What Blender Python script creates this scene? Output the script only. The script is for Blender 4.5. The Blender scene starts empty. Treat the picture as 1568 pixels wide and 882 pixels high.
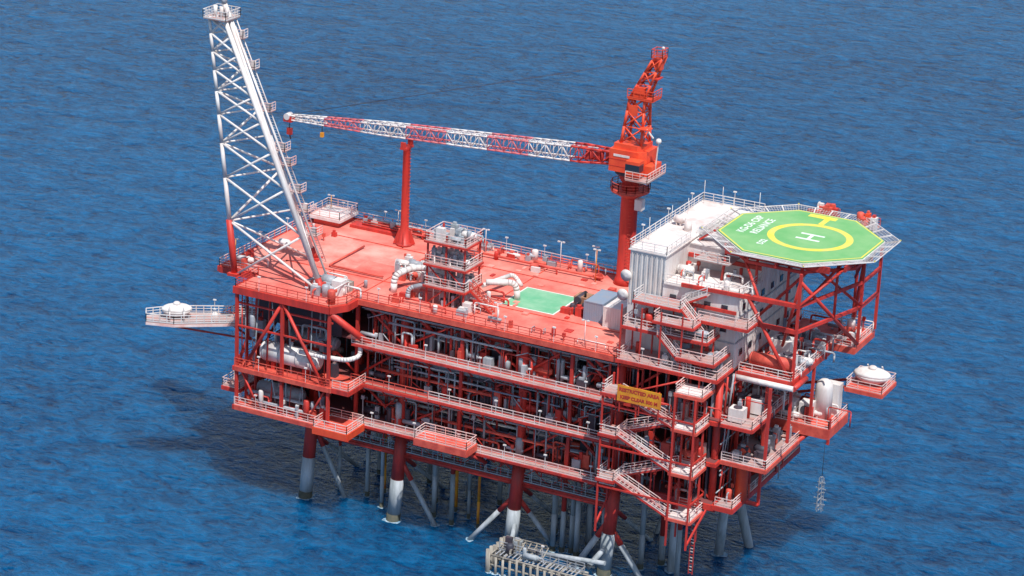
import bpy, math, random
from mathutils import Vector, Matrix
R=random.Random(7)
U=R.uniform
# ------------------------------------------------------------------ materials
def mat(name,col,rough=.5,col2=None,amt=.5,scale=.6,metal=0.,detail=6,bump=0.,streak=False,spec=.4):
    m=bpy.data.materials.new(name); m.use_nodes=True; nt=m.node_tree; N=nt.nodes; L=nt.links
    b=N['Principled BSDF']; b.inputs['Roughness'].default_value=rough; b.inputs['Metallic'].default_value=metal
    b.inputs['Specular IOR Level'].default_value=spec
    if col2 is None: col2=tuple(c*.6 for c in col)
    g=N.new('ShaderNodeNewGeometry'); mp=N.new('ShaderNodeMapping'); L.new(g.outputs['Position'],mp.inputs['Vector'])
    if streak: mp.inputs['Scale'].default_value=(1,1,.18)
    n=N.new('ShaderNodeTexNoise'); n.inputs['Scale'].default_value=scale; n.inputs['Detail'].default_value=detail; n.inputs['Roughness'].default_value=.68
    L.new(mp.outputs['Vector'],n.inputs['Vector'])
    r=N.new('ShaderNodeValToRGB'); r.color_ramp.elements[0].position=.5-.14; r.color_ramp.elements[1].position=.64
    r.color_ramp.elements[0].color=(0,0,0,1); r.color_ramp.elements[1].color=(amt,amt,amt,1)
    L.new(n.outputs['Fac'],r.inputs['Fac'])
    mx=N.new('ShaderNodeMix'); mx.data_type='RGBA'; mx.inputs['A'].default_value=(*col,1); mx.inputs['B'].default_value=(*col2,1)
    L.new(r.outputs['Color'],mx.inputs['Factor']); L.new(mx.outputs['Result'],b.inputs['Base Color'])
    if bump:
        bp=N.new('ShaderNodeBump'); bp.inputs['Strength'].default_value=bump; L.new(n.outputs['Fac'],bp.inputs['Height']); L.new(bp.outputs['Normal'],b.inputs['Normal'])
    return m
RED=mat('red_paint',(.66,.048,.033),.5,(.30,.035,.03),.8,.9,streak=True)
REDL=mat('faded_red_paint',(.74,.125,.08),.6,(.46,.05,.04),.85,.8)
ORG=mat('orange_red_paint',(.82,.10,.035),.45,(.62,.05,.03),.7,.7)
DECK=mat('red_deck_coating',(.62,.105,.08),.8,(.78,.30,.235),.9,.14,detail=12,bump=.1)
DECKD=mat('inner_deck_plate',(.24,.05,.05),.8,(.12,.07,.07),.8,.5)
PINK=mat('worn_pink_coating',(.80,.38,.31),.8,(.64,.15,.115),.9,.22,detail=12)
BND=mat('boom_red_band',(.68,.10,.12),.55,(.60,.25,.25),.8,.9)
WHT=mat('white_paint',(.76,.75,.73),.5,(.54,.42,.38),.6,.9,streak=True)
ROOF=mat('white_roof_coating',(.80,.77,.74),.7,(.58,.43,.39),.8,.4,detail=9)
GRY=mat('galvanised_grey',(.42,.45,.49),.55,(.24,.24,.26),.7,1.2,metal=.1)
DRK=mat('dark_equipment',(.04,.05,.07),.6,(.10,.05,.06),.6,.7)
BLU=mat('blue_grey_paint',(.22,.30,.40),.5,(.3,.3,.33),.6,.8)
GRN=mat('helideck_green',(.13,.39,.13),.85,(.25,.47,.20),.8,.2,detail=10)
GRN2=mat('green_deck_mat',(.13,.42,.23),.8,(.30,.52,.34),.8,.35,detail=10)
YEL=mat('yellow_marking',(.80,.64,.06),.7,(.62,.56,.18),.7,.6)
YEL2=mat('yellow_sign_paint',(.80,.38,.02),.6,(.62,.14,.03),.8,.9)
WMK=mat('white_marking',(.80,.82,.78),.7,(.5,.66,.5),.6,.9)
CON=mat('grey_leg_coating',(.44,.48,.52),.7,(.20,.23,.24),.9,.9,streak=True)
MAR=mat('marine_growth',(.05,.065,.055),.9,(.11,.10,.07),.8,2.)
FEN=mat('fender_timber_grey',(.44,.41,.35),.8,(.17,.15,.13),.95,1.2,streak=True)
GLS=mat('dark_glass',(.02,.03,.045),.1,(.03,.05,.07),.3,.5,spec=.8)
BLK=mat('black_rubber',(.02,.02,.02),.8)
GRAT=mat('grating_steel',(.36,.32,.31),.6,(.52,.20,.16),.75,.9)
RUST=mat('rust_stained_steel',(.30,.12,.06),.8,(.45,.3,.2),.7,1.)
RW=mat('handrail_chalky_paint',(.80,.73,.70),.6,(.70,.28,.23),.8,.35)

# ------------------------------------------------------------------ mesh builder
class MB:
    def __init__(s): s.v=[];s.f=[];s.m=[];s.s=[];s.mats=[]
    def mi(s,m):
        if m not in s.mats: s.mats.append(m)
        return s.mats.index(m)
    def face(s,idx,m,sm=False): s.f.append(idx); s.m.append(s.mi(m)); s.s.append(sm)
    def hexa(s,P,m):
        o=len(s.v); s.v+= [tuple(p) for p in P]
        for q in ((0,3,2,1),(4,5,6,7),(0,1,5,4),(1,2,6,5),(2,3,7,6),(3,0,4,7)): s.face([o+i for i in q],m)
    def box(s,a,b,m):
        x0,y0,z0=a;x1,y1,z1=b
        s.hexa([(x0,y0,z0),(x1,y0,z0),(x1,y1,z0),(x0,y1,z0),(x0,y0,z1),(x1,y0,z1),(x1,y1,z1),(x0,y1,z1)],m)
    def frame(s,p,q):
        d=(q-p).normalized(); up=Vector((0,0,1)) if abs(d.z)<.98 else Vector((1,0,0))
        a=d.cross(up).normalized(); b=a.cross(d); return d,a,b
    def beam(s,p,q,w,m,h=None):
        p=Vector(p);q=Vector(q)
        if (q-p).length<1e-4: return
        h=h or w; d,a,b=s.frame(p,q); a=a*w/2;b=b*h/2
        s.hexa([p-a-b,p+a-b,p+a+b,p-a+b,q-a-b,q+a-b,q+a+b,q-a+b],m)
    def tube(s,p,q,r,m,n=8,r2=None):
        p=Vector(p);q=Vector(q); r2=r if r2 is None else r2
        if (q-p).length<1e-4: return
        d,a,b=s.frame(p,q); o=len(s.v)
        for c,rr in((p,r),(q,r2)):
            for i in range(n):
                t=2*math.pi*i/n; s.v.append(tuple(c+a*(rr*math.cos(t))+b*(rr*math.sin(t))))
        for i in range(n):
            j=(i+1)%n; s.face([o+i,o+j,o+n+j,o+n+i],m,True)
        s.face([o+i for i in range(n)][::-1],m); s.face([o+n+i for i in range(n)],m)
    def pipe(s,pts,r,m,n=8,rb=None):
        pts=[Vector(p) for p in pts]; rb=rb or r*2.6; out=[pts[0]]
        for i in range(1,len(pts)-1):
            a,c,b=pts[i-1],pts[i],pts[i+1]; k=min(rb,(a-c).length*.45,(b-c).length*.45)
            p0=c+(a-c).normalized()*k; p1=c+(b-c).normalized()*k
            for t in (0,.25,.5,.75,1): out.append(p0*(1-t)**2+c*2*t*(1-t)+p1*t*t)
        out.append(pts[-1])
        for i in range(len(out)-1): s.tube(out[i],out[i+1],r,m,n)
    def lathe(s,c,prof,m,n=16,sx=1,sy=1,axis='z',rot=0):
        o=len(s.v); k=len(prof); cr,sr=math.cos(rot),math.sin(rot)
        for (r,h) in prof:
            for i in range(n):
                t=2*math.pi*i/n; x,y=r*math.cos(t)*sx,r*math.sin(t)*sy
                if axis=='z': v=(x,y,h)
                elif axis=='x': v=(h,x,y)
                else: v=(x,h,y)
                v=(v[0]*cr-v[1]*sr,v[0]*sr+v[1]*cr,v[2])
                s.v.append((c[0]+v[0],c[1]+v[1],c[2]+v[2]))
        for j in range(k-1):
            for i in range(n):
                i2=(i+1)%n; s.face([o+j*n+i,o+j*n+i2,o+(j+1)*n+i2,o+(j+1)*n+i],m,True)
        s.face([o+i for i in range(n)][::-1],m); s.face([o+(k-1)*n+i for i in range(n)],m)
    def vessel(s,p,q,r,m,n=14):
        p=Vector(p);q=Vector(q);d=(q-p).normalized()
        s.tube(p,q,r,m,n)
        for c,sg in((p,-1),(q,1)):
            s.tube(c,c+d*sg*r*.3,r,m,n,r*.85); s.tube(c+d*sg*r*.3,c+d*sg*r*.5,r*.85,m,n,r*.45)
    def prism(s,pts,z0,z1,m):
        o=len(s.v);n=len(pts)
        for z in(z0,z1):
            for p in pts: s.v.append((p[0],p[1],z))
        for i in range(n): j=(i+1)%n; s.face([o+i,o+j,o+n+j,o+n+i],m)
        s.face([o+i for i in range(n)][::-1],m); s.face([o+n+i for i in range(n)],m)
    def ring(s,c,r0,r1,z,m,n=64):
        o=len(s.v)
        for i in range(n):
            t=2*math.pi*i/n
            for r in(r0,r1): s.v.append((c[0]+r*math.cos(t),c[1]+r*math.sin(t),z))
        for i in range(n): j=(i+1)%n; s.face([o+2*i,o+2*i+1,o+2*j+1,o+2*j],m)
    def rail(s,pts,m,h=1.1,sp=1.5,r=.035,closed=False,top=None,toe=None):
        pts=[Vector(p) for p in pts]
        if closed: pts.append(pts[0])
        Z=Vector((0,0,1))
        for a,b in zip(pts[:-1],pts[1:]):
            L=(b-a).length; n=max(1,round(L/sp))
            for i in range(n+1):
                p=a.lerp(b,i/n); s.beam(p,p+Z*h,r*2,m)
            for k in(1,.66,.33): s.beam(a+Z*h*k,b+Z*h*k,r*(2.2 if k==1 else 1.4),top or m)
            s.beam(a+Z*.09,b+Z*.09,.04,toe or m,.14)
            if L>8:
                for i in range(int(L/6)):
                    p=a.lerp(b,(i+.5)/int(L/6)+U(-.01,.01)); s.beam(p,p+Z*1.9,.05,WHT); s.box((p.x-.2,p.y-.1,p.z+1.85),(p.x+.2,p.y+.1,p.z+2.),WHT)
    def stair(s,p,q,side,m,rm,w=1.):
        p=Vector(p);q=Vector(q);sd=Vector(side).normalized()*w
        for o in(Vector((0,0,0)),sd):
            s.beam(p+o,q+o,.08,m,.26)
        n=max(3,int(abs(p.z-q.z)/.22))
        for i in range(n+1):
            c=p.lerp(q,i/n); s.beam(c,c+sd,.26,GRAT,.05)
        for o in(Vector((0,0,0)),sd): s.rail([p+o+Vector((0,0,.1)),q+o+Vector((0,0,.1))],rm,1.0,1.4,.035)
    def lattice(s,A,B,ts,rc,rb,mf,cross=False,rc2=None):
        A=[Vector(p) for p in A];B=[Vector(p) for p in B];k=len(A); rc2=rc2 or rc
        for i in range(len(ts)-1):
            t0,t1=ts[i],ts[i+1]; m=mf((t0+t1)/2)
            a=[A[j].lerp(B[j],t0) for j in range(k)]; b=[A[j].lerp(B[j],t1) for j in range(k)]
            r0=rc+(rc2-rc)*t0; r1=rc+(rc2-rc)*t1; q=rb*(r0/rc)**.5
            for j in range(k):
                j2=(j+1)%k; cx=cross is True or (cross=='front' and j==0)
                s.tube(a[j],b[j],r0,m,7,r1)
                if cross!='front' or j: s.tube(b[j],b[j2],q*.8,m,5)
                if cx or i%2==0: s.tube(a[j],b[j2],q,m,6)
                if cx or i%2==1: s.tube(a[j2],b[j],q,m,6)
    def obj(s,name,parent=None):
        me=bpy.data.meshes.new(name); me.from_pydata(s.v,[],s.f)
        for m in s.mats: me.materials.append(m)
        me.polygons.foreach_set('material_index',s.m); me.polygons.foreach_set('use_smooth',s.s); me.update()
        o=bpy.data.objects.new(name,me); bpy.context.scene.collection.objects.link(o)
        if parent: o.parent=parent
        return o
def E(name):
    o=bpy.data.objects.new(name,None); bpy.context.scene.collection.objects.link(o); return o
def text(body,size,loc,rot,m,name,parent,ext=.0):
    c=bpy.data.curves.new(name,'FONT'); c.body=body; c.size=size; c.align_x='CENTER'; c.align_y='CENTER'; c.extrude=ext; c.offset=.03
    c.materials.append(m); o=bpy.data.objects.new(name,c); o.location=loc; o.rotation_euler=rot
    bpy.context.scene.collection.objects.link(o); o.parent=parent; return o

Z1,Z2,Z3,Z4=13.02,18.35,23.65,29.05
INN=[GRY,GRY,RED,REDL,DRK,BLU,CON,RED,DRK,GRAT,RED]
def clutter(M,x0,x1,y0,y1,z,h,n,ms=INN):
    for i in range(n):
        x=U(x0,x1);y=U(y0,y1);k=R.random();m=R.choice(ms)
        if k<.3:
            a,b,c=U(.3,1.3),U(.3,.9),U(.5,min(h,2.4)); M.box((x-a/2,y-b/2,z),(x+a/2,y+b/2,z+c),m)
            if R.random()<.5: M.box((x-a*.3,y-b*.3,z+c),(x+a*.2,y+b*.3,z+c+.3),R.choice(ms))
        elif k<.42:
            r=U(.2,.55);c=U(1.,min(h,3)); M.lathe((x,y,z),[(r,0),(r,c),(r*.8,c+r*.3),(r*.3,c+r*.45)],m,10)
        elif k<.54:
            r=U(.2,.5);l=U(1,2.4); M.vessel((x-l/2,y,z+r+.3),(x+l/2,y,z+r+.3),r,m,10); M.box((x-l*.3,y-r*.7,z),(x-l*.2,y+r*.7,z+r*.7),m); M.box((x+l*.2,y-r*.7,z),(x+l*.3,y+r*.7,z+r*.7),m)
        elif k<.85:
            r=U(.05,.15);c=U(.6,h*.9);l=U(1,4)
            if R.random()<.5: M.pipe([(x,y,z),(x,y,z+c),(x+l,y,z+c),(x+l,y,z)],r,m,6)
            else: M.pipe([(x,y,z),(x,y,z+c),(x,min(y+l,y1),z+c),(x,min(y+l,y1),z)],r,m,6)
        else:
            c=U(1,h); M.beam((x,y,z),(x,y,z+c),.1,m); M.box((x-.2,y-.15,z+c-.5),(x+.2,y+.15,z+c),m)

# ------------------------------------------------------------------ platform
P=E('offshore_oil_platform')
XL,XR,YB=-5.85,51.0,26.0
M=MB()
M.prism([(0,-4.6),(13.7,-4.6),(14.9,-2.5),(14.9,0),(51,0),(64,0),(64,YB),(XL,YB+1),(XL,.7),(0,.7)],Z4-.25,Z4,DECK)
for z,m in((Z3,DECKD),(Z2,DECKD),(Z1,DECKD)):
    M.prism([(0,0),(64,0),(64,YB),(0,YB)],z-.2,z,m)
M.box((.0,-4.6,Z2-.2),(14,-.01,Z2),REDL); M.box((0,-4.6,Z1-.2),(14,-.01,Z1),REDL)
M.obj('decks',P)
M=MB()
def edge(x0,y0,x1,y1,z,h,m,w=.3): M.beam((x0,y0,z-h/2-.02),(x1,y1,z-h/2-.02),w,m,h)
edge(14.9,-.16,51,-.16,Z4+.03,.7,REDL); edge(0,-4.75,13.7,-4.75,Z4+.03,.9,RED); edge(13.7,-4.75,15.05,-2.5,Z4+.03,.9,RED); edge(15.05,-2.5,15.05,-.3,Z4+.03,.9,RED)
edge(-.15,.7,-.15,-4.9,Z4+.035,.9,RED); edge(XL,.55,-.3,.55,Z4+.03,.8,RED); edge(XL-.15,.5,XL-.15,YB+1,Z4+.03,.7,RED)
edge(XL,YB+1.1,64,YB+.1,Z4+.03,.8,RED)
for z,h in((Z3,.5),(Z2,.45),(Z1,.7)):
    edge(14.9,-.2,64,-.2,z+.03,h,RED); edge(64.15,-.3,64.15,YB,z+.035,h,RED)
for z,h in((Z2,.6),(Z1,.6)):
    edge(0,-4.75,14,-4.75,z+.03,h,REDL); edge(-.15,YB,-.15,-4.9,z+.035,h,RED); edge(14.1,-4.9,14.1,-.2,z+.04,h,REDL)
edge(-.15,YB,-.15,.3,Z3,.6,RED)
for y in (1.4,8,16,24):
    M.beam((0,y,Z1-.9),(64,y,Z1-.9),.5,RED,1.2)
for x in range(2,64,5): M.beam((x,.3,Z1-.8),(x,YB-.3,Z1-.8),.35,RED,.9)
for x in (8,21.1,37.8,50.8,63.4):
    for y in (1.4,24.5):
        M.tube((x,y,Z1-1),(x,y,Z4-.3),.55 if x<60 else .45,RED,12)
for x in (.3,14.6,29.5,44.5):
    for y in (.8,24.8): M.beam((x,y,Z1),(x,y,Z4-.3),.4,RED)
seq=[(.3,8),(8,14.6),(14.6,21.1),(21.1,29.5),(29.5,37.8),(37.8,44.5),(44.5,50.8),(50.8,57),(57,63.4)]
for i,(a,b) in enumerate(seq):
    for j,(z0,z1) in enumerate(((Z1,Z2),(Z2,Z3),(Z3,Z4))):
        for y in(1.2,13,24.8):
            if (i+j)%2: M.tube((a,y,z0),(b,y,z1-.4),.17,RED,7)
            else: M.tube((b,y,z0),(a,y,z1-.4),.17,RED,7)
for i,(a,b) in enumerate([(1,7),(7,13),(13,19),(19,25)]):
    for j,(z0,z1) in enumerate(((Z1,Z2),(Z2,Z3),(Z3,Z4))):
        for x in(.2,63.6):
            M.beam((x,b,z0),(x,b,z1),.3,RED)
            if (i+j)%2: M.tube((x,a,z0),(x,b,z1-.4),.18,RED,7)
            else: M.tube((x,b,z0),(x,a,z1-.4),.18,RED,7)
for x in (.1,6.8,13.6): M.beam((x,-4.5,Z1),(x,-4.5,Z4-.3),.36,RED)
for y in (-2.2,.2): M.beam((.1,y,Z1),(.1,y,Z4-.3),.32,RED)
for (a,b) in (((6.8,Z4-.8),(1.2,Z2)),((6.8,Z4-.8),(12.8,Z2))): M.tube((a[0],-4.5,a[1]),(b[0],-4.5,b[1]),.23,RED,8)
M.tube((.1,-4.4,Z2),(.1,4,Z4-.5),.22,RED,8); M.tube((13.6,-4.3,Z4-1),(17.5,.5,Z3-1),.45,RED,10)
M.beam((0,-4.5,Z3+.2),(14,-4.5,Z3+.2),.2,RED); M.beam((0,-4.3,Z4-2.2),(14,-4.3,Z4-2.2),.2,RED)
M.tube((3.5,-4.4,Z1),(.4,-4.4,Z2),.14,RED,6); M.tube((10.5,-4.4,Z1),(13.4,-4.4,Z2),.14,RED,6)
M.obj('structural_frame',P)

# walkways
M=MB()
def walk(x0,x1,z,y=-1.5,rm=RW,under=RED):
    M.box((x0,y,z-.1),(x1,-.36,z),GRAT); M.beam((x0,y-.06,z-.16),(x1,y-.06,z-.16),.12,under,.32)
    M.rail([(x0,y,z),(x1,y,z)],rm)
    for i in range(int((x1-x0)/3)): 
        x=x0+1.5+3*i; M.beam((x,y,z-.3),(x,-.3,z-1.3),.14,under)
walk(15.1,51,Z3,-1.5,RW); walk(15,26,Z2,-1.3,REDL); walk(26,51,Z2,-1.1,RW); walk(15.6,52,Z1,-1.6,RW)
def plat(x0,x1,y0,y1,z,fl=REDL,rm=RW,dp=.7,em=RED,sides='nswe'):
    M.box((x0,y0,z-.12),(x1,y1,z),fl)
    if 's' in sides: M.beam((x0-.1,y0-.08,z-dp/2-.01),(x1+.1,y0-.08,z-dp/2-.01),.15,em,dp); M.rail([(x0,y0,z),(x1,y0,z)],rm)
    if 'n' in sides: M.beam((x0-.1,y1+.08,z-dp/2-.01),(x1+.1,y1+.08,z-dp/2-.01),.15,em,dp); M.rail([(x0,y1,z),(x1,y1,z)],rm)
    if 'w' in sides: M.beam((x0-.09,y0,z-dp/2-.013),(x0-.09,y1,z-dp/2-.013),.15,em,dp); M.rail([(x0,y0,z),(x0,y1,z)],rm)
    if 'e' in sides: M.beam((x1+.09,y0,z-dp/2-.013),(x1+.09,y1,z-dp/2-.013),.15,em,dp); M.rail([(x1,y0,z),(x1,y1,z)],rm)
plat(12.4,17.2,-5.9,-1.7,Z1+.25,REDL,RW,.9,ORG); plat(26,33.2,-4.3,-1.7,Z1+1.3,REDL,RW,.9,REDL)
plat(14.3,16.6,-4.7,-.5,Z2+.1,REDL,RW,.6,RED,'se')
M.tube((32,-3,Z1+.5),(34,-.4,Z1-1.6),.25,RED); M.tube((27,-3,Z1+.5),(27,-.4,Z1-1.2),.2,RED)
M.rail([(0,-4.7,Z4),(13.6,-4.7,Z4),(14.9,-2.6,Z4),(14.9,-.1,Z4),(51,-.1,Z4)],REDL,top=RED)
M.rail([(0,.5,Z4),(0,-4.7,Z4)],RED)
M.rail([(0,.6,Z4),(XL,.6,Z4),(XL,YB+1,Z4),(50,YB,Z4)],REDL,top=RW)
M.rail([(0,-4.7,Z1),(12.4,-4.7,Z1)],RW); M.rail([(0,-4.7,Z2),(13.9,-4.7,Z2)],REDL); M.rail([(-.1,-4.7,Z1),(-.1,8,Z1)],RW); M.rail([(-.1,-4.7,Z2),(-.1,8,Z2)],REDL)
plat(-3,-.4,-3,4,Z1+1.4,GRAT,RW,.5,RED); plat(-5.5,-.4,1,6,Z3-1.9,GRAT,REDL,.6,RED)
M.lathe((-6,-.2,Z3-1.6),[(.05,0),(.4,.15),(.5,.5),(.35,.8),(.1,.9)],WHT,12); M.beam((-5.5,1,Z3-1.9),(-6,-.2,Z3-1.6),.15,RED)
for q in ((-5.5,1.5),(-5.5,5.5)): M.beam((q[0],q[1],Z3-2.2),(0,q[1],Z3-4.6),.2,RED)
plat(-5.4,-.8,22,26.8,Z4+1.2,ROOF,RW,.4,WHT)
M.box((-5,22.4,Z4),(-1.2,26.4,Z4+1.05),REDL)
for x0,x1 in((9,50),):
    M.beam((x0,1.2,9.1),(x1,1.2,9.1),.22,RED,.4); M.beam((x0,2.6,9.1),(x1,2.6,9.1),.2,RED,.4); M.box((x0,1.25,9.31),(x1,2.6,9.36),GRAT)
    M.rail([(x0,1.2,9.36),(x1,1.2,9.36)],GRY)
    M.beam((x0,1.6,11.),(x1,1.6,11.),.14,RED)
    n=20
    for i in range(n): 
        a=x0+(x1-x0)*i/n;b=x0+(x1-x0)*(i+1)/n; M.tube((a,1.6,11 if i%2 else 9.4),(b,1.6,9.4 if i%2 else 11),.07,RED,5)
    for i in range(14): x=10+i*2.8; M.beam((x,1.4,9.2),(x,1.4,Z1-.4),.12,RED)
M.obj('walkways_and_handrails',P)

# interior
M=MB()
for z0,z1 in((Z1,Z2),(Z2,Z3),(Z3,Z4)):
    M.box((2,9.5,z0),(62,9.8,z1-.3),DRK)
    h=z1-z0-.9
    clutter(M,16,50,2.2,8.5,z0,h,160,INN)
    clutter(M,15.5,50,.6,2,z0,h,66,[GRY,GRY,RED,CON,RED,REDL,DRK])
    for i in range(30):
        y=U(.4,7);z=z0+U(h*.3,h);r=R.choice((.05,.07,.1,.14,.2,.26));a=U(15,36);b=a+U(8,25);m=R.choice([GRY,GRY,CON,RED,REDL,BLU,GRAT,WHT]);b=min(b,62)
        M.tube((a,y,z),(b,y,z),r,m,7)
    for i in range(64):
        x=U(15.5,62);r=R.choice((.05,.07,.1,.15)); y=U(.4,3); M.tube((x,y,z0),(x,y,z1-.3),r,R.choice([GRY,CON,RED,RED,DRK]),6)
    for i in range(26):
        x=U(15.5,50);y=U(.3,1.5);l=U(.6,2.2);z=z0+U(.2,h-1); M.tube((x,y,z),(x+l,y+U(-.2,1),z+U(-1.6,1.8)),.07,R.choice([RED,RED,GRY]),5)
    M.box((15.5,.15,z1-1.15),(51,.7,z1-1.05),GRY); M.box((15.5,.9,z1-1.6),(51,1.3,z1-1.5),GRAT)
    clutter(M,1,13,-3.6,8,z0,h,26 if z0!=Z3 else 6,INN)
    for i in range(5):
        x=17+i*7.1+U(-1,1); M.vessel((x,4.5,z0+1.7),(x+U(2.5,4),4.5,z0+1.7),U(.7,1.1),R.choice([RED,GRY,GRY,REDL]),14)
    for i in range(12):
        x=18+i*2.8+U(-1,1); M.box((x,3,z0+.2),(x+U(.6,1.3),3.6,z0+U(1.6,3)),R.choice([RED,REDL,DRK,DRK,BLU]))
for x in (17,23,29,35,41,47):
    M.tube((x,.6,Z4-.6),(x+2.2,2.6,Z3+1.3),.28,RED,8)
M.vessel((3.2,-2.4,Z2+2.1),(10.6,-2.4,Z2+2.1),1.3,WHT,20); M.box((4.4,-3.2,Z2),(4.9,-1.6,Z2+1),RED); M.box((9,-3.2,Z2),(9.5,-1.6,Z2+1),RED)
for x in (3.4,5.6,8.2,10.4): M.lathe((x,-2.4,Z2+2.1),[(1.3,-.06),(1.35,-.05),(1.35,.05),(1.3,.06)],GRY,20,axis='x')
for x in (5,7,9): M.tube((x,-2.4,Z2+3.3),(x,-2.4,Z2+4.2),.16,GRY,8); M.tube((x,-2.4,Z2+4.1),(x,-2.4,Z2+4.2),.3,RED,8)
M.vessel((4.2,1.4,Z2+3.4),(11,1.4,Z2+3.4),1.1,GRY,18)
M.pipe([(9,-3.9,Z2+3.6),(12,-3.9,Z2+3.6),(15.5,-3.3,Z2+3.6),(16.2,-1.2,Z2+3.6),(16.2,-1.2,Z3)],.3,WHT,10)
M.pipe([(2,-3.9,Z1+.9),(11,-3.9,Z1+.9),(11,-3.9,Z1+2.6)],.2,GRY,8); M.pipe([(1,-3.2,Z1+1.7),(12.5,-3.2,Z1+1.7)],.24,GRY,8)
M.vessel((2,-1.6,Z1+1.9),(8,-1.6,Z1+1.9),.9,GRY,14)
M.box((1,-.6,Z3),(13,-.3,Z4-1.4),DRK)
for i in range(22): x=U(.6,13.2); M.tube((x,U(-4.2,-2.6),Z1 if i%2 else Z2),(x,U(-4.2,-2.6),Z2-.3 if i%2 else Z4-.4),R.choice((.05,.08,.11)),R.choice([GRY,RED,RED,CON]),6)
clutter(M,1,13,-4,-1,Z3-1.2,3,12,[GRY,BLU,DRK,RED]); clutter(M,1,13,-4.2,-3.2,Z1,2.6,12,[GRY,RED,REDL,WHT])
for i in range(16):
    a=U(5,40);y=U(2,20);z=Z1-U(1.4,2.2); M.tube((a,y,z),(a+U(8,22),y,z),R.choice((.12,.2)),R.choice([GRY,CON,RED]),6)
M.obj('process_equipment_and_piping',P)

# jacket
M=MB()
feet=[]
def leg(x,y,dx,dy,r=.82):
    def at(z): t=(Z1-1-z)/(Z1-1); return (x+dx*t,y+dy*t,z)
    M.tube(at(Z1-1),at(5.6),r,RED,16); M.tube(at(5.6),at(.9),r*1.04,CON,16); M.tube(at(.9),at(-4),r*1.1,MAR,16); feet.append((at(0),r*1.1))
    return at
legs={}
for x in (8,21.1,37.8,50.8):
    legs[x,0]=leg(x,1.4,-.45,-.9)
    legs[x,1]=leg(x,24.5,-.25,.9)
def br(a,b,r=.32):
    a=Vector(a);b=Vector(b); z=a.z-b.z
    M.tube(a,a.lerp(b,.3),r,RED,9); M.tube(a.lerp(b,.3),b,r,CON,9); t=a.z/z; p=a.lerp(b,t); feet.append((tuple(p),r*1.3))
br(legs[8,0](10.5),(12.2,3.5,-1)); br(legs[21.1,0](8.5),(26.5,2,-1)); br(legs[37.8,0](7.5),(30.5,.5,-1.5)); br(legs[37.8,0](7.5),(42,5,-1)); br(legs[50.8,0](7.5),(45.5,.6,-1.5),.4); br(legs[50.8,0](6.5),(55.3,2.5,-1.5),.38)
br((57,6,Z1-1),(57,6,-2),.5); br((62,10,Z1-1),(60,14,-1),.6); br((60,16,Z1-1),(63,18,-2),.6)
for x in(8,21.1,37.8,50.8):
    br(legs[x,0](9),(x+.2,14,-1),.3); br(legs[x,1](9),(x+.2,14,-1),.3)
for a,b in((8,21.1),(21.1,37.8),(37.8,50.8)):
    M.tube(legs[a,1](8),legs[b,1](0),.35,CON,9); M.tube(legs[b,1](8),legs[a,1](0),.35,CON,9)
    M.tube(legs[a,1](8.8),legs[b,1](8.8),.3,RED,9); M.tube(legs[a,0](8.9),legs[b,0](8.9),.26,RED,9)
cs=[(14.2,5,.28,RED),(15.6,7,.22,YEL2),(17.5,3,.25,CON),(22.8,8,.2,RED),(24.6,4,.3,CON),(26.2,7,.22,YEL2),(27.6,3.2,.3,RED),(28.6,6,.22,CON),(42.,3.2,.33,CON),(43.1,3.6,.33,CON),(44.2,4,.33,CON),(45.2,3.3,.33,CON),(43.6,6,.33,CON),(45.4,6.4,.33,CON),(33,9,.3,CON),(47.8,7,.3,CON),(53.5,4.5,.35,CON),(55.2,7,.4,CON),(12,12,.3,CON),(19,13,.3,CON),(59,3,.3,RED),(35,5,.25,CON),(40,8,.28,RED),(10,5,.2,RED),(31,4,.18,YEL2),(30,12,.3,CON),(48.6,3.5,.22,RED),(38.5,11,.3,CON),(25.5,12,.3,CON)]
for x,y,r,m in cs:
    k=U(3.5,8); M.tube((x,y,Z1-1),(x,y,k),r,m if m is not CON else R.choice([CON,RED,CON]),9); M.tube((x,y,k),(x,y,.7),r*1.05,CON if m is RED else m,9); M.tube((x,y,.7),(x,y,-3),r*1.12,MAR,9); feet.append(((x,y,0),r*1.12))
for o in(0,.5): M.beam((61.6+o,.2,Z1-1),(61.6+o,.2,3.2),.1,RED)
for i in range(22): M.beam((61.6,.2,3.4+i*.4),(62.1,.2,3.4+i*.4),.07,WHT if i%3 else RED)
M.obj('jacket_legs_and_conductors',P)

# ------------------------------------------------------------------ boat landing
BL=E('boat_landing'); M=MB(); dz=-.6
for j,y in enumerate((-6.2,-4.4,-2.6)):
    for z in (.5,1.6,2.9): M.tube((38,y,z+dz),(50.5,y,z+dz),.13,FEN,8)
for i in range(14):
    x=38+i*.95
    M.tube((x,-6.4,-1),(x,-6.4,2.1+.6*R.random()),.16,FEN,8)
    if i%2==0: M.tube((x,-6.4,2.3),(x,-2.6,2.3),.11,FEN,7)
for i in range(6):
    y=-6.4+i*.9; M.tube((37.8,y,-1),(37.8,y,2.8+.3*R.random()),.24,FEN,8)
for i in range(20): x=38.6+i*.57; M.box((x,-6,2.38),(x+.16,-4.6,2.44),GRY)
M.rail([(38.4,-4.5,2.4),(50,-4.5,2.4)],GRY,sp=1.2); M.rail([(38.4,-2.6,2.4),(44,-2.6,2.4)],FEN)
M.tube((39,-2.6,2),(37.8,.8,4),.3,CON); M.tube((49.5,-2.6,2),(50.6,.5,4),.35,CON); M.tube((42,-3,2.4),(52,-3,3.4),.3,CON)
for i in range(8): M.tube((38.6+i*.8,-4.4,2.4),(38.6+i*.8,-2.6,3.3),.08,FEN,6)
clutter(M,39,45,-5.6,-3,2.4,1.6,14,[FEN,GRY,CON,DRK])
M.obj('landing_frame',BL)
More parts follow.
